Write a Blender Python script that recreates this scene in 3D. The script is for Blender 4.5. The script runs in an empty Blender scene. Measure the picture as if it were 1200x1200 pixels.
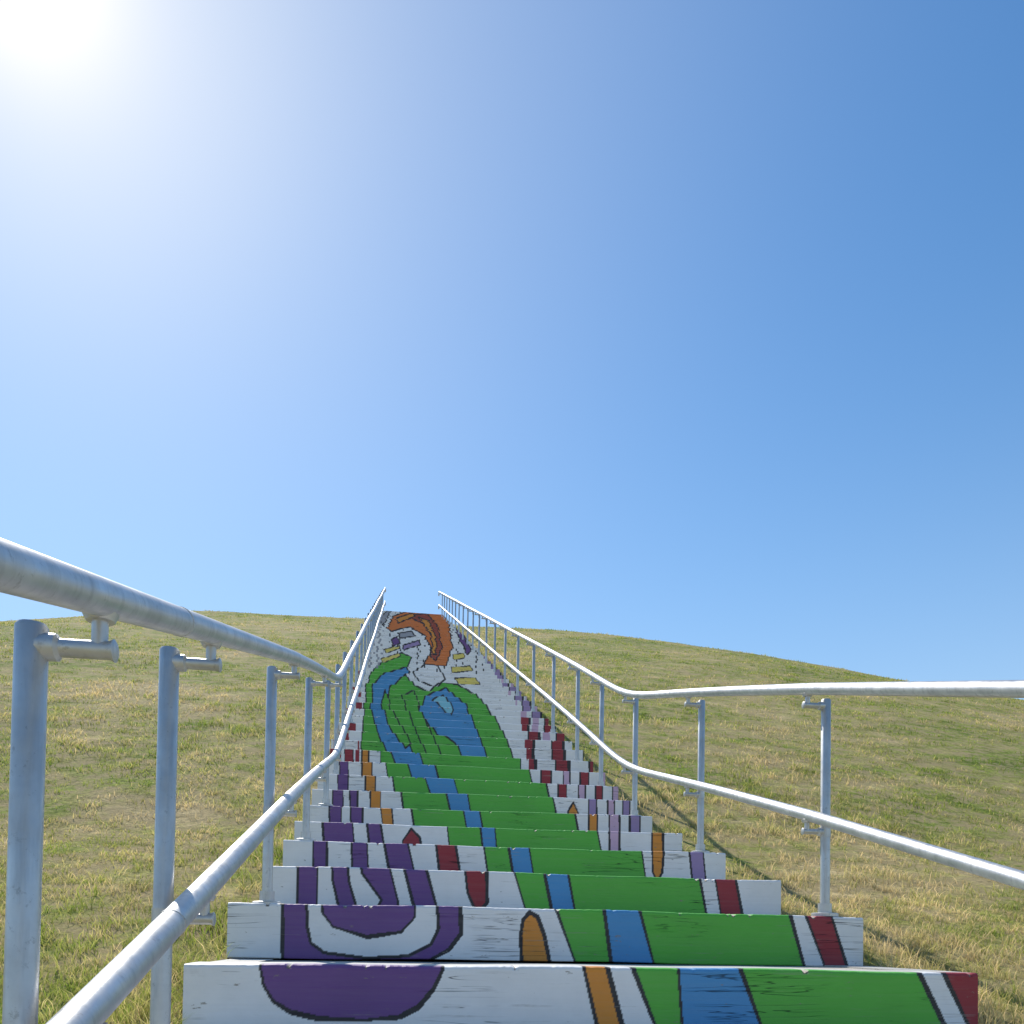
import bpy, math, numpy as np
from mathutils import Matrix, Vector, Euler
rng=np.random.default_rng(7)
W=2.4
R=.0805*W
PSI=math.radians(8.2)
CX=-.268*W
F=1000.0; PITCH=math.radians(1.5); ROLL=math.radians(.86)
scene=bpy.context.scene

# ---------------------------------------------------------------- camera
cam_d=bpy.data.cameras.new("camera"); cam=bpy.data.objects.new("camera",cam_d)
scene.collection.objects.link(cam); scene.camera=cam
cam_d.sensor_width=36; cam_d.lens=30
PY=1100-F*math.tan(PITCH)
cam_d.shift_y=(PY-600)/1200
cam_d.clip_start=.02; cam_d.clip_end=2000
M=Matrix.Rotation(-PSI,4,'Z')@Matrix.Rotation(math.pi/2+PITCH,4,'X')@Matrix.Rotation(ROLL,4,'Z')
M.translation=Vector((CX,0,0))
cam.matrix_world=M
MI=np.array(M.inverted())
def survey(X,Y,Z):
    """sketch coordinates of points on the stair, used to transcribe the mural drawing"""
    a=MI[0,0]*X+MI[0,1]*Y+MI[0,2]*Z+MI[0,3]
    b=MI[1,0]*X+MI[1,1]*Y+MI[1,2]*Z+MI[1,3]
    c=-(MI[2,0]*X+MI[2,1]*Y+MI[2,2]*Z+MI[2,3])
    return 600+F*a/c, PY-F*b/c

# ---------------------------------------------------------------- profile
ys=np.linspace(-8*W,16*W,6000)
def sm(a,b,x):
    t=np.clip((x-a)/(b-a),0,1); return t*t*(3-2*t)
sl=.2776+(.432-.2776)*sm(2.15*W,2.7*W,ys)
zs=np.concatenate([[0],np.cumsum((sl[1:]+sl[:-1])/2*np.diff(ys))])
zs=zs-np.interp(1.314*W,ys,zs)+.0469*W
def S(y): return np.interp(y,ys,zs)
def Yof(z): return np.interp(z,zs,ys)
YTOP=13.5*W; ZTOP=float(S(YTOP)); BASE=-1.15*W

# ---------------------------------------------------------------- helpers
def mesh_np(name,verts,faces_flat,loop_totals,mat=None,attrs=None,smooth=False):
    me=bpy.data.meshes.new(name)
    verts=np.asarray(verts,dtype=np.float32)
    me.vertices.add(len(verts)); me.vertices.foreach_set("co",verts.ravel())
    faces_flat=np.asarray(faces_flat,dtype=np.int32); lt=np.asarray(loop_totals,dtype=np.int32)
    me.loops.add(len(faces_flat)); me.loops.foreach_set("vertex_index",faces_flat)
    me.polygons.add(len(lt))
    ls=np.concatenate([[0],np.cumsum(lt)[:-1]]).astype(np.int32)
    me.polygons.foreach_set("loop_start",ls)
    try: me.polygons.foreach_set("loop_total",lt)
    except Exception: pass
    me.update(calc_edges=True)
    if attrs:
        for k,(t,v) in attrs.items():
            a=me.attributes.new(k,t,'POINT')
            a.data.foreach_set("color" if t=='FLOAT_COLOR' else "value",np.asarray(v,dtype=np.float32).ravel())
    me.polygons.foreach_set("use_smooth",np.full(len(lt),smooth))
    me.validate()
    ob=bpy.data.objects.new(name,me); scene.collection.objects.link(ob)
    if mat: me.materials.append(mat)
    return ob
def empty(name):
    o=bpy.data.objects.new(name,None); scene.collection.objects.link(o); return o
class NT:
    def __init__(s,name):
        s.m=bpy.data.materials.new(name); s.m.use_nodes=True; s.t=s.m.node_tree
        s.t.nodes.clear(); s.out=s.n('ShaderNodeOutputMaterial')
    def n(s,ty,**kw):
        nd=s.t.nodes.new(ty)
        for k,v in kw.items(): setattr(nd,k,v)
        return nd
    def l(s,a,b): s.t.links.new(a,b)
    def noise(s,vec,scale,detail=4,rough=.6,dist=0):
        nd=s.n('ShaderNodeTexNoise'); nd.inputs['Scale'].default_value=scale
        nd.inputs['Detail'].default_value=detail; nd.inputs['Roughness'].default_value=rough
        nd.inputs['Distortion'].default_value=dist
        s.l(vec,nd.inputs['Vector']); return nd.outputs['Fac']
    def ramp(s,fac,stops,interp='LINEAR'):
        nd=s.n('ShaderNodeValToRGB'); cr=nd.color_ramp; cr.interpolation=interp
        while len(cr.elements)<len(stops): cr.elements.new(.5)
        for e,(p,c) in zip(cr.elements,stops):
            e.position=p; e.color=(c,c,c,1) if isinstance(c,(int,float)) else (*c,1)
        s.l(fac,nd.inputs['Fac']); return nd.outputs['Color']
    def mix(s,fac,a,b,mode='MIX'):
        nd=s.n('ShaderNodeMix',data_type='RGBA',blend_type=mode)
        for inp,v in ((nd.inputs[0],fac),(nd.inputs[6],a),(nd.inputs[7],b)):
            if isinstance(v,(int,float)): inp.default_value=v
            elif isinstance(v,tuple): inp.default_value=(*v,1)
            else: s.l(v,inp)
        return nd.outputs[2]
    def math(s,op,a,b=0.0,clamp=False):
        nd=s.n('ShaderNodeMath',operation=op,use_clamp=clamp)
        for inp,v in ((nd.inputs[0],a),(nd.inputs[1],b)):
            if isinstance(v,(int,float)): inp.default_value=v
            else: s.l(v,inp)
        return nd.outputs[0]
    def coord(s,scale=(1,1,1)):
        tc=s.n('ShaderNodeTexCoord'); mp=s.n('ShaderNodeMapping'); mp.inputs['Scale'].default_value=scale
        s.l(tc.outputs['Object'],mp.inputs['Vector']); return mp.outputs['Vector']
    def bump(s,h,strength,dist):
        b=s.n('ShaderNodeBump'); b.inputs['Strength'].default_value=strength; b.inputs['Distance'].default_value=dist
        s.l(h,b.inputs['Height']); return b.outputs['Normal']

# ---------------------------------------------------------------- materials
def mat_timber():
    t=NT("painted_timber")
    at=t.n('ShaderNodeAttribute',attribute_name="paint")
    v=t.coord((1,1,1)); grain=t.noise(t.coord((2.2,60,75)),1.0,6,.65,.25)
    blot=t.noise(v,5,5,.65); fine=t.noise(t.coord((9,120,120)),1,3,.6)
    cr=t.noise(t.coord((1.6,28,42)),1.0,3,.5,.6)
    crack=t.ramp(t.math('ABSOLUTE',t.math('SUBTRACT',cr,.5)),[(0,0.0),(.005,.2),(.011,1)])
    cm=t.ramp(t.noise(v,2.3,3,.5),[(.50,0),(.58,1)])
    crack=t.mix(cm,(1,1,1),crack)
    col=t.mix(t.ramp(grain,[(.3,.32),(.65,0)]),at.outputs['Color'],t.mix(.24,at.outputs['Color'],(.44,.42,.38)))
    worn=t.math('MULTIPLY',t.ramp(grain,[(.57,0),(.65,1)]),t.ramp(blot,[(.5,0),(.62,1)]))
    col=t.mix(t.math('MULTIPLY',worn,.38),col,(.34,.31,.27))
    chips=t.ramp(t.noise(t.coord((16,30,45)),1.0,5,.7),[(.67,0),(.70,.8)])
    col=t.mix(chips,col,(.27,.23,.18))
    dirt=t.ramp(t.noise(v,3.1,6,.7),[(.3,.90),(.6,1.0)])
    col=t.mix(1.0,col,dirt,'MULTIPLY')
    col=t.mix(1.0,col,t.mix(.8,(1,1,1),crack),'MULTIPLY')
    p=t.n('ShaderNodeBsdfPrincipled'); p.inputs['Roughness'].default_value=.6
    t.l(col,p.inputs['Base Color'])
    h=t.math('ADD',t.math('MULTIPLY',grain,.6),t.math('MULTIPLY',crack,1.0))
    t.l(t.bump(t.math('ADD',h,t.math('MULTIPLY',fine,.3)),.45,.004),p.inputs['Normal'])
    t.l(p.outputs[0],t.out.inputs[0]); return t.m
def mat_tread():
    t=NT("compacted_gravel"); v=t.coord()
    c=t.ramp(t.noise(v,70,4,.7),[(.3,(.30,.27,.22)),(.5,(.46,.42,.36)),(.7,(.60,.57,.50))])
    p=t.n('ShaderNodeBsdfPrincipled'); p.inputs['Roughness'].default_value=.9
    t.l(c,p.inputs['Base Color']); t.l(t.bump(t.noise(v,60,4,.7),.6,.008),p.inputs['Normal'])
    t.l(p.outputs[0],t.out.inputs[0]); return t.m
def mat_metal():
    t=NT("galvanised_aluminium"); v=t.coord()
    n1=t.noise(v,9,5,.65); n2=t.noise(t.coord((60,60,6)),1,4,.6); 
    c=t.ramp(n1,[(.3,(.50,.50,.50)),(.7,(.68,.68,.67))])
    c=t.mix(t.ramp(n2,[(.5,0),(.7,.5)]),c,(.38,.38,.38))
    sp=t.ramp(t.noise(v,55,4,.75),[(.60,0),(.68,.5)]); c=t.mix(sp,c,(.30,.29,.28))
    p=t.n('ShaderNodeBsdfPrincipled'); p.inputs['Metallic'].default_value=.75
    t.l(c,p.inputs['Base Color'])
    r=t.ramp(t.noise(v,23,4,.6),[(.3,.38),(.7,.58)]); t.l(r,p.inputs['Roughness'])
    t.l(t.bump(t.noise(v,160,3,.6),.2,.001),p.inputs['Normal'])
    t.l(p.outputs[0],t.out.inputs[0]); return t.m
GREENS=[(.39,(.19,.27,.04)),(.46,(.30,.355,.065)),(.53,(.47,.43,.14)),(.61,(.68,.53,.27))]
def patch(t,v):
    a=t.noise(v,.22,4,.6); b=t.noise(v,1.5,5,.7)
    sep=t.n('ShaderNodeSeparateXYZ'); t.l(v,sep.inputs[0])
    low=t.math('SUBTRACT',1.0,t.math('MULTIPLY',sep.outputs['Z'],.45),True)   # drier toward the foot of the hill
    f=t.math('ADD',t.math('MULTIPLY',a,.5),t.math('MULTIPLY',b,.5))
    return t.math('ADD',f,t.math('MULTIPLY',low,.03))
def mat_hill():
    t=NT("lawn_soil"); v=t.coord()
    f=patch(t,v); c=t.ramp(f,GREENS)
    fine=t.noise(v,22,6,.8); c=t.mix(1.0,c,t.ramp(fine,[(.34,.38),(.5,.95),(.66,1.4)]),'MULTIPLY')
    mid=t.noise(v,2.6,5,.75); c=t.mix(1.0,c,t.ramp(mid,[(.36,.70),(.6,1.15)]),'MULTIPLY')
    thatch=t.ramp(t.noise(v,5,6,.75),[(.45,0),(.58,.9)])
    c=t.mix(thatch,c,(.50,.39,.20))
    p=t.n('ShaderNodeBsdfPrincipled'); p.inputs['Roughness'].default_value=.95
    p.inputs['Specular IOR Level'].default_value=.1
    t.l(c,p.inputs['Base Color']); t.l(t.bump(fine,.9,.05),p.inputs['Normal'])
    t.l(p.outputs[0],t.out.inputs[0]); return t.m
def mat_grass():
    t=NT("grass_blades"); v=t.coord()
    at=t.n('ShaderNodeAttribute',attribute_name="rnd").outputs['Fac']
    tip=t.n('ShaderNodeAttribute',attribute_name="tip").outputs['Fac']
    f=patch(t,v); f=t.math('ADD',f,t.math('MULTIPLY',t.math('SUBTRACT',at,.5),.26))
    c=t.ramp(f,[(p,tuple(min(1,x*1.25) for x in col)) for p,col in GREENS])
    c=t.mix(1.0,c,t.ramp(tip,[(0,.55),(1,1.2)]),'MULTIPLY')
    mid=t.noise(v,2.6,5,.75); c=t.mix(1.0,c,t.ramp(mid,[(.36,.75),(.6,1.12)]),'MULTIPLY')
    d=t.n('ShaderNodeBsdfDiffuse'); tr=t.n('ShaderNodeBsdfTranslucent')
    t.l(c,d.inputs[0]); t.l(c,tr.inputs[0])
    m1=t.n('ShaderNodeMixShader'); m1.inputs[0].default_value=.5
    t.l(d.outputs[0],m1.inputs[1]); t.l(tr.outputs[0],m1.inputs[2])
    t.l(m1.outputs[0],t.out.inputs[0]); return t.m
M_T=mat_timber(); M_TR=mat_tread(); M_M=mat_metal(); M_H=mat_hill(); M_G=mat_grass()

# ---------------------------------------------------------------- mural
WH=(.88,.87,.86); BK=(.02,.018,.022); PU=(.16,.065,.25); GR=(.10,.47,.045); BL=(.07,.30,.60)
OR=(.76,.28,.03); RD=(.33,.022,.035); PK=(.66,.44,.60); YE=(.82,.66,.15); BR=(.36,.06,.03); LV=(.36,.25,.47)
GY=(.36,.36,.40); CY=(.25,.60,.72); RO=(.72,.19,.035)
def inside_dist(px,py,poly):
    ins=np.zeros(px.shape,bool); d2=np.full(px.shape,1e12)
    n=len(poly)
    for i in range(n):
        x1,y1=poly[i]; x2,y2=poly[(i+1)%n]
        if y1!=y2:
            c=((y1>py)!=(y2>py))&(px<(x2-x1)*(py-y1)/(y2-y1)+x1); ins^=c
        dx,dy=x2-x1,y2-y1; L=dx*dx+dy*dy+1e-9
        t=np.clip(((px-x1)*dx+(py-y1)*dy)/L,0,1)
        d2=np.minimum(d2,(px-x1-t*dx)**2+(py-y1-t*dy)**2)
    return ins,np.sqrt(d2)
def st(c,a,b,a2=None,b2=None):
    a2=a if a2 is None else a2; b2=b if b2 is None else b2
    e=.6
    return (c,[(a-(a2-a)*e,1+e),(b-(b2-b)*e,1+e),(b2+(b2-b)*e,-e),(a2+(a2-a)*e,-e)])
STEP={
1:[(PU,[(305,1.3),(305,.95),(309,.70),(320,.48),(340,.33),(372,.24),(430,.22),(468,.26),(490,.40),(508,.66),(519,.95),(521,1.3)]),
   st(OR,684,712,702,732), st(GR,742,1076,772,1112), st(BL,795,868,800,896),
   st(RD,1105,1151,1140,1175)],
2:[(PU,[(331,1.4),(331,-.5),(480,-.5)]+[(500,-.02),(526,.2),(540,.5),(540,1.4)]),
   (WH,[(359,1.4),(360,.6),(364,.3),(380,.12),(430,.03),(478,.08),(505,.3),(514,.6),(511,1.4)]),
   (PU,[(377,1.4),(378,.85),(390,.6),(430,.42),(470,.52),(486,.8),(488,1.4)]),
   (OR,[(612,-.4),(610,.5),(613,.8),(621,.93),(630,.85),(638,.5),(649,-.4)]),
   st(GR,652,926,674,942), st(BL,708,750,716,766), st(RD,944,974,966,992)],
3:[st(PU,349,372,348,371),
   (PU,[(388,1.4),(390,.7),(404,-.5),(468,-.5),(466,.3),(452,1.4)]),(WH,[(406,1.4),(409,.7),(418,.1),(440,.02),(447,.3),(424,.9),(422,1.4)]),
   st(PU,474,500,487,514),
   (RD,[(543,1.4),(548,.5),(556,.15),(564,.12),(571,.3),(570,1.4)]),
   st(GR,603,820,618,829), st(BL,638,666,648,675), st(RD,838,862,846,871)],
4:[st(PU,367,383),st(PU,412,430,413,432),st(PU,450,478,458,488),st(RD,511,534,516,541),
   st(GR,567,752,573,758),st(BL,596,620,603,627),(OR,[(764,1.4),(765,.4),(770,.15),(776,.4),(779,1.4)]),st(LV,808,824,812,828)],
5:[st(PU,378,413,380,416),st(PU,430,446,434,452),(RD,[(470,-.5),(472,.5),(482,.88),(492,.6),(499,-.5)]),
   st(GR,524,700,528,707),st(BL,563,580,567,583),st(PK,714,726),st(OR,764,777),],
6:[st(PU,386,400),st(PU,411,425),st(OR,446,459,450,462),st(GR,482,674,487,680),st(BL,543,562,549,568),st(OR,690,700),st(PK,714,726),st(LV,738,750)],
7:[st(PU,390,402),st(PU,410,419),st(OR,434,446),st(GR,470,648,474,654),st(BL,523,548,530,553),(OR,[(664,-.5),(666,.5),(672,.85),(678,.4),(680,-.5)]),st(LV,690,699),st(PK,712,720),st(LV,730,738)],
8:[st(PU,396,408),st(OR,428,440),st(GR,460,640,464,646),st(BL,498,532,508,540),st(RD,654,664),st(PK,678,686),st(RD,698,706),st(PK,718,726)],
9:[st(PU,398,408),st(OR,424,436),st(GR,452,620,456,626),st(BL,478,510,486,517),st(RD,634,646),st(PK,660,668),st(RD,680,690),st(PK,704,712)],
10:[st(RD,404,414),st(OR,424,432),st(GR,446,610),st(BL,458,492,468,500)],
}
UP=[(GR,[(424,880),(426,838),(430,806),(438,788),(452,774),(470,767),(482,772),(474,790),(486,806),(504,812),(518,802),(536,804),(558,814),(578,840),(594,868),(606,896),(436,896)]),
 (BL,[(498,818),(524,808),(546,828),(556,852),(576,896),(548,896),(534,872),(512,862),(490,838)]),
 (BL,[(438,804),(452,792),(476,784),(480,790),(458,808),(452,830),(470,858),(492,896),(462,896),(444,866),(434,836)]),
 (GR,[(446,826),(452,812),(458,835),(484,876),(476,880),(456,856)]),
 (GR,[(470,818),(486,812),(492,836),(510,870),(524,896),(508,896),(490,866)]),
 (CY,[(506,822),(520,816),(532,834),(528,840)]),
 (WH,[(484,790),(498,780),(512,782),(524,798),(508,806),(494,802)]),
 (RO,[(454,738),(460,724),(482,715),(516,712),(526,732),(530,760),(522,782),(496,780),(506,764),(498,746),(480,736),(458,742)]),
 (BR,[(476,723),(500,719),(513,735),(518,762),(510,776),(504,770),(508,750),(496,732)]),
 (OR,[(490,724),(502,728),(511,748),(511,768),(507,768),(505,744)]),
 (OR,[(464,726),(484,719),(486,723),(466,732)]),
 (PU,[(458,752),(466,748),(468,756),(460,760)]),
 (LV,[(472,758),(490,752),(492,757),(474,764)]),
 (GY,[(444,728),(454,716),(458,716),(449,736)]),(GY,[(466,744),(482,741),(486,747),(470,750)]),
 (PU,[(528,716),(540,735),(552,764),(548,768),(536,744)]),
 (YE,[(450,764),(468,759),(470,762),(452,768)]),(YE,[(446,775),(468,768),(470,771),(448,780)]),
 (YE,[(530,768),(544,766),(544,772),(532,774)]),(YE,[(528,783),(550,781),(554,787),(530,789)]),(YE,[(534,796),(558,795),(564,802),(540,804)]),
]
def paint(k,X,Y,Z,z0,h):
    px,py=survey(X,Y,Z); v=(Z-z0)/h
    depth=(Y.mean())/W
    hp=80.5/depth; lw=2.5/depth
    col=np.tile(np.array(WH),(len(X),1))
    if k<1:
        shapes=[st(PU,260-60*(1-k),420),st(OR,720,760,740,790),st(GR,800,1230,820,1260),st(BL,860,960)]
    else: shapes=STEP.get(k,[])
    q=v*hp
    wob=.35*lw*np.sin(px*.05*depth+k*2.1)
    for c,poly in shapes:
        ins,d=inside_dist(px,q,[(a,b*hp) for a,b in poly])
        col[ins]=c
        if c!=WH: col[d<lw+wob]=BK
        else: col[d<lw]=BK
    if k>=11:
        jx=rng.uniform(-1.4,1.4); pm=py*0.6+py.mean()*.4
        for c,poly in UP:
            ins,d=inside_dist(px+jx,pm,poly); col[ins]=c; col[d<(.75 if c!=YE else .5)]=BK
    if k>=10:
        ym=py.mean()
        xg=np.interp(ym,[715,745,790,830,870,900],[532,550,580,608,614,620])
        per=150/ (depth**1.15); ph=rng.uniform(0,1)+.5*(k%2)
        reg=px>xg; t=((px-xg)/per+ph)%1
        cc=RD if ym>838 else LV
        m=reg&(t<.42); col[m]=cc
        m=reg&(t>.55)&(t<.80); col[m]=(PK if ym<870 else WH)
        m=reg&((abs(t-.42)<.05)|(t<.05)); col[m]=BK
        if ym>790:
            m=(px<np.interp(ym,[790,890],[427,421]))&(((px/per*1.3+ph)%1)<.45); col[m]=RD
        elif ym>712:
            m=(px<450)&(((px/9+ph)%1)<.28); col[m]=GY
            m=(px>456)&(px<xg)&(((px/23+ph*1.7)%1)<.07)&(col[:,0]>.84); col[m]=BK
    return col

# ---------------------------------------------------------------- staircase
stair=empty("staircase")
TD=.19
V=[];FL=[];LT=[];COL=[];base=0
TV=[];TF=[];TLt=[];tb=0
def box(V_,F_,L_,b,x0,x1,y0,y1,z0,z1):
    V_.extend([(x0,y0,z0),(x1,y0,z0),(x1,y1,z0),(x0,y1,z0),(x0,y0,z1),(x1,y0,z1),(x1,y1,z1),(x0,y1,z1)])
    for f in ((0,3,2,1),(4,5,6,7),(0,1,5,4),(1,2,6,5),(2,3,7,6),(3,0,4,7)):
        F_.extend([b+i for i in f]); L_.append(4)
    return b+8
KMIN=-12; KMAX=66
stepY={};stepZ={}
SV=[];SF=[];SL=[];sb=0
for k in range(KMIN,KMAX+1):
    zt=(-.0348+.0805*(k-1))*W; yk=float(Yof(zt)); stepY[k]=yk; stepZ[k]=zt
for k in range(KMIN,KMAX+1):
    zt=stepZ[k]+rng.uniform(-.003,.003); yk=stepY[k]+rng.uniform(-.006,.006)
    ynext=stepY.get(k+1,yk+.6); h=R+.004; z0=zt-h
    xl=-W/2+rng.uniform(-.016,.012); xr=W/2+rng.uniform(-.012,.016)
    if 1<=k<=6: nu,nv=640,48
    elif 7<=k<=14: nu,nv=480,24
    elif k>14: nu,nv=420,14
    else: nu,nv=120,8
    b=.009
    tilt=rng.uniform(-.004,.004)
    prof=[(0.002,z0)]+[(0,z0+(h-b)*i/nv) for i in range(1,nv+1)]+[(b*.3,zt-b*.3),(b,zt),(TD*.5,zt),(TD,zt),(TD,z0)]
    npf=len(prof); xs=np.linspace(xl,xr,nu+1)
    PX=np.repeat(xs,npf); PYY=np.tile([p[0] for p in prof],nu+1)+yk; PZ=np.tile([p[1] for p in prof],nu+1)
    wave=.003*np.sin(xs*2.3+k)+.0015*np.sin(xs*9.1+k*3)+ tilt*xs
    PZ=PZ+np.repeat(wave,npf)
    nc=np.arange(0,nu+1,max(1,nu//200))
    cv=-1.0*(rng.uniform(0,1,len(nc))<.035).astype(float)*rng.uniform(.001,.006,len(nc))-np.abs(rng.normal(0,.0004,len(nc)))
    chip=np.interp(np.arange(nu+1),nc,cv)
    top=np.tile([1.0 if (i>=nv) and (i<=nv+2) else 0.0 for i in range(npf)],nu+1)
    PZ=PZ+np.repeat(chip,npf)*top*1.6
    PYY=PYY-np.repeat(chip,npf)*top*1.0
    c=paint(k,PX,PYY,PZ,z0,h)
    prow=np.tile(np.arange(npf),nu+1)
    tm=prow>=nv+3
    c[tm]=c[tm]*0+np.array((.58,.56,.51))
    ch=np.repeat(chip,npf)*top
    m=ch<-.0022; c[m]=(.22,.18,.14)
    pts=np.stack([PX,PYY,PZ],1)
    I,J=np.meshgrid(np.arange(nu),np.arange(npf-1),indexing='ij')
    a=base+I*npf+J; q=np.stack([a,a+npf,a+npf+1,a+1],-1).reshape(-1,4)
    V.append(pts); FL.append(q.ravel()); LT.append(np.full(len(q),4)); COL.append(c)
    n0=base+len(pts)
    for side,off in ((0,0),(1,nu*npf)):
        cap=pts[off:off+npf]; V.append(cap.copy()); COL.append(np.tile(np.array((.42,.40,.37)),(npf,1)))
        idx=np.arange(n0,n0+npf)
        if side==1: idx=idx[::-1]
        FL.append(idx[::1]); LT.append(np.array([npf])); n0+=npf
    base=n0
    if ynext-yk-TD>.03:
        for x0,x1 in ((-W/2+.01,-W/2+.15),(W/2-.15,W/2-.01)):
            sb=box(SV,SF,SL,sb,x0,x1,yk+TD+.002,ynext-.002,zt-h-.02,zt-.004)
        tb=box(TV,TF,TLt,tb,-W/2+.152,W/2-.152,yk+TD+.002,ynext+.02,zt-h*1.0,zt-.009)
V=np.concatenate(V);COL=np.concatenate(COL); COL4=np.concatenate([COL,np.ones((len(COL),1))],1)
o=mesh_np("painted_risers",V,np.concatenate(FL),np.concatenate(LT),M_T,{"paint":('FLOAT_COLOR',COL4)}); o.parent=stair
SVa=np.array(SV)
o=mesh_np("side_timbers",SVa,SF,SL,M_T,{"paint":('FLOAT_COLOR',np.tile(np.array((.50,.48,.44,1)),(len(SVa),1)))}); o.parent=stair
o=mesh_np("tread_fill",np.array(TV),TF,TLt,M_TR); o.parent=stair
o=mesh_np("top_landing",[(-W/2,YTOP+.15,ZTOP-.03),(W/2,YTOP+.15,ZTOP-.03),(W/2,YTOP+4,ZTOP-.03),(-W/2,YTOP+4,ZTOP-.03)],[0,1,2,3],[4],M_TR); o.parent=stair

# ---------------------------------------------------------------- railings
def tube(pts,r,n=14,caps=True):
    pts=np.asarray(pts,float); T=np.gradient(pts,axis=0); T/=np.linalg.norm(T,axis=1)[:,None]
    ref=np.array([1.0,0,0]) if abs(T[0][0])<.8 else np.array([0,1.0,0])
    r=np.broadcast_to(r,(len(pts),))
    vs=[];fs=[];lt=[]
    for p,t,rr in zip(pts,T,r):
        a=np.cross(t,ref); a/=np.linalg.norm(a); b=np.cross(t,a)
        for i in range(n):
            th=2*math.pi*i/n; vs.append(p+rr*(math.cos(th)*a+math.sin(th)*b))
    for j in range(len(pts)-1):
        for i in range(n):
            fs+= [j*n+i,j*n+(i+1)%n,(j+1)*n+(i+1)%n,(j+1)*n+i]; lt.append(4)
    if caps:
        fs+=list(range(n))[::-1]; lt.append(n); fs+=[(len(pts)-1)*n+i for i in range(n)]; lt.append(n)
    return vs,fs,lt
def join(parts):
    V=[];F=[];L=[];b=0
    for v,f,l in parts:
        V+=list(v); F+=[i+b for i in f]; L+=list(l); b+=len(v)
    return np.array(V),F,L
def smooth_ob(name,parts,mat,parent):
    V_,F_,L_=join(parts); o=mesh_np(name,V_,F_,L_,mat,smooth=True)
    try:
        o.data.set_sharp_from_angle(angle=math.radians(40))
    except Exception: pass
    o.parent=parent; return o
def railZ(y):
    ysm=np.asarray(y,float)
    return S(ysm)+.373*W-.0124*W*np.maximum(0,1.31-ysm/W)-.008*W*np.exp(-((ysm/W-2.45)/.5)**2)
PYs=[-1.3,-.72,-.13,.16,.455,.735,1.335,1.91,2.45,2.88,3.27,3.77,4.33,4.91]+[4.91+.58*i for i in range(1,15)]
PR=.0190; RR=.0235
for side in (-1,1):
    rail=empty("stair_railing")
    xp=side*.452*W; xr_=side*.419*W
    yy=np.concatenate([np.arange(-1.6*W,1.9*W,.25),np.arange(1.9*W,3.2*W,.05),np.arange(3.2*W,13.35*W,.3)])
    for nm,dz in (("top_rail",0),("lower_rail",-.212*W)):
        zz=railZ(yy)+dz
        pts=np.stack([np.full_like(yy,xr_)+.004*np.sin(yy*.9+dz),yy,zz],1)
        pts=np.vstack([pts,pts[-1]+[0,.12,.02],pts[-1]+[0,.2,.0],pts[-1]+[0,.24,-.06]])
        parts=[tube(pts,RR,20)]
        for yj in (.62*W,2.02*W,3.6*W,5.4*W,8*W):
            p0=np.array([xr_+.004*math.sin(yj*.9+dz),yj,float(railZ(yj))+dz]); p1=np.array([p0[0],yj+.006,float(railZ(yj+.006))+dz])
            parts.append(tube([p0,p1],RR+.0012,20))
        smooth_ob(nm,parts,M_M,rail)
    posts=[];brk=[]
    for py_ in PYs:
        y=py_*W
        kk=max([k for k in stepY if stepY[k]<=y-.02] or [KMIN]); zb=stepZ[kk]
        y=y if (y-.03>stepY[kk]+.02) else stepY[kk]+.06
        zr=float(railZ(y)); zt=zr-.016*W
        posts.append(tube([(xp,y,zb),(xp,y,zt-.004),(xp,y,zt)],[PR,PR,PR-.003],20))
        posts.append(tube([(xp,y,zb-.002),(xp,y,zb+.010),(xp,y,zb+.012)],[.052,.052,.048],20))
        posts.append(tube([(xp,y,zb+.010),(xp,y,zb+.05)],[.027,.027],20))
        for dz in (0,-.212*W):
            zb_=zr+dz-.0275*W
            e=-side
            brk.append(tube([(xp,y,zb_),(xp+e*.030,y,zb_),(xp+e*.034,y,zb_),(xr_+e*.012,y,zb_),(xr_+e*.018,y,zb_),(xr_+e*.020,y,zb_)],[.017,.017,.0115,.0115,.0145,.011],14))
            brk.append(tube([(xr_,y,zb_-.004),(xr_,y,zr+dz-.012)],[.010,.010],12))
            brk.append(tube([(xr_,y,zr+dz-.030),(xr_,y,zr+dz-.020)],[.017,.022],12))
            if dz: brk.append(tube([(xp,y,zb_-.02),(xp,y,zb_+.02)],[PR+.002]*2,20))
    smooth_ob("posts",posts,M_M,rail); smooth_ob("brackets",brk,M_M,rail)

# ---------------------------------------------------------------- hill
_grids={}
def vnoise(x,y,scale,seed):
    if seed not in _grids: _grids[seed]=np.random.default_rng(seed).uniform(-1,1,(256,256))
    g=_grids[seed]; x=x/scale+500; y=y/scale+500
    xi=np.floor(x).astype(int); yi=np.floor(y).astype(int); fx=x-xi; fy=y-yi
    fx=fx*fx*(3-2*fx); fy=fy*fy*(3-2*fy)
    a=g[xi%256,yi%256]; b=g[(xi+1)%256,yi%256]; c=g[xi%256,(yi+1)%256]; d=g[(xi+1)%256,(yi+1)%256]
    return (a*(1-fx)+b*fx)*(1-fy)+(c*(1-fx)+d*fx)*fy
gy=np.concatenate([np.linspace(-300,-20,40),np.linspace(-19.5,45,900),np.linspace(46,300,120)])
slg=.2776+(.432-.2776)*sm(2.15*W,2.7*W,gy)
slg=slg*(1-sm(12.9*W,14.6*W,gy))*sm(-3.6*W,-2.6*W,gy)
slg=slg-.30*sm(30*W,36*W,gy)*(1-sm(44*W,50*W,gy))
gz=np.concatenate([[0],np.cumsum((slg[1:]+slg[:-1])/2*np.diff(gy))]); gz=gz-np.interp(1.314*W,gy,gz)+.0469*W
BZ=gz[0]
hx=np.array([-60,-40,-26,-14,-9,-5.94,-3.97,-.7,1.6,3.07,5.23,7.5,9.6,14,24,38,60])*W
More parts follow.
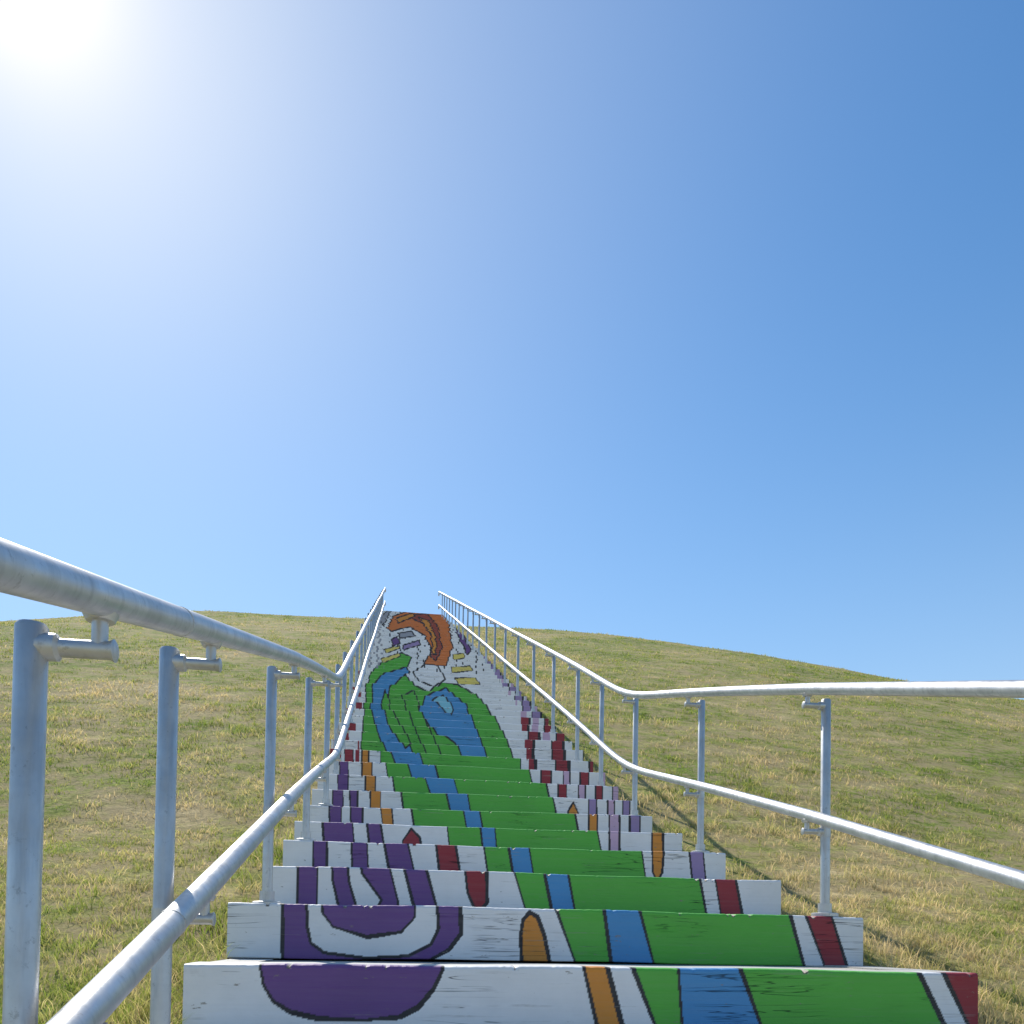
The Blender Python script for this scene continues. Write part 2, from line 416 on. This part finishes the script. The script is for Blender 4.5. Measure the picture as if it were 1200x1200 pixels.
hv=np.array([0,.05,.35,.74,.86,.930,.975,.992,.990,.990,.970,.936,.900,.81,.5,.12,0])
xx=np.linspace(hx[0],hx[-1],3000); hh=np.interp(xx,hx,hv); ker=np.hanning(41); ker/=ker.sum(); hh=np.convolve(np.pad(hh,20,mode='edge'),ker,'valid')
def G(x,y):
    z=np.interp(y,gy,gz); hz=np.interp(x,xx,hh)
    z=BZ+(z-BZ)*hz - .072*W
    far=sm(.52*W,2.5*W,np.abs(x))
    z=z+far*(.10*vnoise(x,y,7,1)+.035*vnoise(x,y,1.7,2))+.010*vnoise(x,y,.45,3)*sm(.5*W,.56*W,np.abs(x))
    z=z-.22*(1-sm(.485*W,.497*W,np.abs(x)))*(y<YTOP+.3)*(y>-4*W)
    return z
gx=np.concatenate([-np.geomspace(300,6,70),-np.linspace(5.9,1.3,90)[:-1],[-1.22,-1.196,-1.16,-.6,.6,1.16,1.196,1.22],np.linspace(1.3,9,130),np.geomspace(9.2,300,90)])
gx=np.unique(np.round(gx,4))
gyy=np.concatenate([-np.geomspace(300,8,30),np.arange(-7.8,8,.09),np.arange(8,42,.28),np.geomspace(42.3,300,50)])
XX,YY=np.meshgrid(gx,gyy,indexing='ij'); ZZ=G(XX,YY)
ny=len(gyy); I,J=np.meshgrid(np.arange(len(gx)-1),np.arange(ny-1),indexing='ij')
a=I*ny+J; q=np.stack([a,a+ny,a+ny+1,a+1],-1).reshape(-1,4)
mesh_np("grass_hill",np.stack([XX.ravel(),YY.ravel(),ZZ.ravel()],1),q.ravel(),np.full(len(q),4),M_H,smooth=True)

# ---------------------------------------------------------------- grass blades
def make_grass(NT_,per):
    lr=rng.uniform(math.log(.9),math.log(46),NT_); r=np.exp(lr)
    th=rng.uniform(-1.15,1.0,NT_)+PSI
    x=CX+r*np.sin(th); y=r*np.cos(th)
    keep=(np.abs(x)>W*.5+.012)&(y<YTOP+4)&(y>-2)
    x=x[keep]; y=y[keep]; r=r[keep]
    dens=vnoise(x,y,.35,5)*.5+vnoise(x,y,1.3,6)*.5
    k2=rng.uniform(-1,1,len(x))<dens*1.6+.16
    x=x[k2]; y=y[k2]; r=r[k2]
    x=np.repeat(x,per); y=np.repeat(y,per); r=np.repeat(r,per); n=len(x)
    tr=np.repeat(rng.uniform(0,1,n//per),per)
    sc=np.clip(r/4.0,.8,6)
    sp=.024*sc**.8
    x=x+rng.normal(0,1,n)*sp; y=y+rng.normal(0,1,n)*sp
    bad=np.abs(x)<W*.5+.008; x=np.where(bad,np.sign(x)*(W*.5+.01+rng.uniform(0,.03,n)),x)
    z=G(x,y)-.006
    edge=1-sm(.0,.35,np.abs(x)-W*.5)
    right=sm(0,.3,x)*(1-sm(1.5,4.5,x))
    hgt=(.022+.028*rng.uniform(0,1,n)**2+.055*edge*rng.uniform(0,1,n)+.035*right*rng.uniform(0,1,n))*(1+.35*vnoise(x,y,.8,8))
    hgt=hgt*np.clip(r/6,1,2.0)**.55
    w=(.0024+.0014*rng.uniform(0,1,n))*np.clip(r/3.0,.8,9)**.8
    an=rng.uniform(0,2*math.pi,n); la=rng.uniform(0,2*math.pi,n); ln=hgt*rng.uniform(.15,1.1,n)
    dx=np.cos(an)*w/2; dy=np.sin(an)*w/2; lx=np.cos(la)*ln; ly=np.sin(la)*ln
    P=np.empty((n,5,3),np.float32)
    P[:,0]=np.stack([x-dx,y-dy,z],1); P[:,1]=np.stack([x+dx,y+dy,z],1)
    P[:,2]=np.stack([x+dx*.8+lx*.35,y+dy*.8+ly*.35,z+hgt*.6],1); P[:,3]=np.stack([x-dx*.8+lx*.35,y-dy*.8+ly*.35,z+hgt*.6],1)
    P[:,4]=np.stack([x+lx,y+ly,z+hgt*.95],1)
    b=np.arange(n)*5
    F_=np.stack([b,b+1,b+2,b+3,b+3,b+2,b+4],1).ravel(); L_=np.tile([4,3],n)
    rnd=np.clip(tr*.6+rng.uniform(0,1,n)*.4+.16*right,0,1)
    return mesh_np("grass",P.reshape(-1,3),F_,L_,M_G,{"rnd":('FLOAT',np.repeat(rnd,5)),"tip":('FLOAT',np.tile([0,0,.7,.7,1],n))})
make_grass(75000,7)

# ---------------------------------------------------------------- light
EL=math.radians(45.2); AZ=math.radians(-23.2)
sd=Vector((math.sin(AZ)*math.cos(EL),math.cos(AZ)*math.cos(EL),math.sin(EL)))
sun_d=bpy.data.lights.new("sun",'SUN'); sun=bpy.data.objects.new("sun",sun_d); scene.collection.objects.link(sun)
sun_d.energy=5.0; sun_d.angle=math.radians(.5); sun_d.color=(1,.95,.87)
sun.rotation_euler=sd.to_track_quat('Z','Y').to_euler()
w=bpy.data.worlds.new("World"); scene.world=w; w.use_nodes=True; t=w.node_tree; t.nodes.clear()
out=t.nodes.new('ShaderNodeOutputWorld'); bg=t.nodes.new('ShaderNodeBackground'); sky=t.nodes.new('ShaderNodeTexSky')
sky.sky_type='NISHITA'; sky.sun_disc=False; sky.sun_elevation=EL; sky.sun_rotation=AZ
sky.air_density=1.0; sky.dust_density=.12; sky.ozone_density=2.4; sky.altitude=0
STR=.15
bg.inputs['Strength'].default_value=STR
hs=t.nodes.new('ShaderNodeHueSaturation'); hs.inputs['Saturation'].default_value=1.2
t.links.new(sky.outputs[0],hs.inputs['Color'])
tint=t.nodes.new('ShaderNodeVectorMath'); tint.operation='MULTIPLY'; tint.inputs[1].default_value=(.80,1.02,1.06)
t.links.new(hs.outputs[0],tint.inputs[0])
def mth(op,a,b,clamp=False):
    n=t.nodes.new('ShaderNodeMath'); n.operation=op; n.use_clamp=clamp
    for i,v in ((0,a),(1,b)):
        if isinstance(v,(int,float)): n.inputs[i].default_value=v
        else: t.links.new(v,n.inputs[i])
    return n.outputs[0]
def wmix(f,a,col):
    n=t.nodes.new('ShaderNodeMix'); n.data_type='RGBA'; t.links.new(f,n.inputs[0]); t.links.new(a,n.inputs[6])
    n.inputs[7].default_value=(*[c/STR for c in col],1); return n.outputs[2]
# haze: whitening toward the horizon and around the sun, functions of sky direction only
tc=t.nodes.new('ShaderNodeTexCoord'); nrm=t.nodes.new('ShaderNodeVectorMath'); nrm.operation='NORMALIZE'
dt=t.nodes.new('ShaderNodeVectorMath'); dt.operation='DOT_PRODUCT'; dt.inputs[1].default_value=sd
t.links.new(tc.outputs['Generated'],nrm.inputs[0]); t.links.new(nrm.outputs[0],dt.inputs[0])
sx=t.nodes.new('ShaderNodeSeparateXYZ'); t.links.new(nrm.outputs[0],sx.inputs[0])
hz=mth('MULTIPLY',mth('POWER',mth('SUBTRACT',1.0,mth('MAXIMUM',sx.outputs['Z'],0.0)),3.6),1.45,True)
c1=wmix(hz,tint.outputs[0],(.53,.71,.91))
d0=mth('MAXIMUM',dt.outputs['Value'],0.0)
s_=mth('ADD',mth('ADD',mth('MULTIPLY',mth('POWER',d0,9.0),.33),mth('MULTIPLY',mth('POWER',d0,60.0),.36)),mth('MULTIPLY',mth('POWER',d0,450.0),.5),True)
c2=wmix(s_,c1,(1.06,1.06,1.06))
t.links.new(c2,bg.inputs[0]); t.links.new(bg.outputs[0],out.inputs[0])
scene.view_settings.view_transform='Standard'; scene.view_settings.look='None'; scene.view_settings.exposure=0
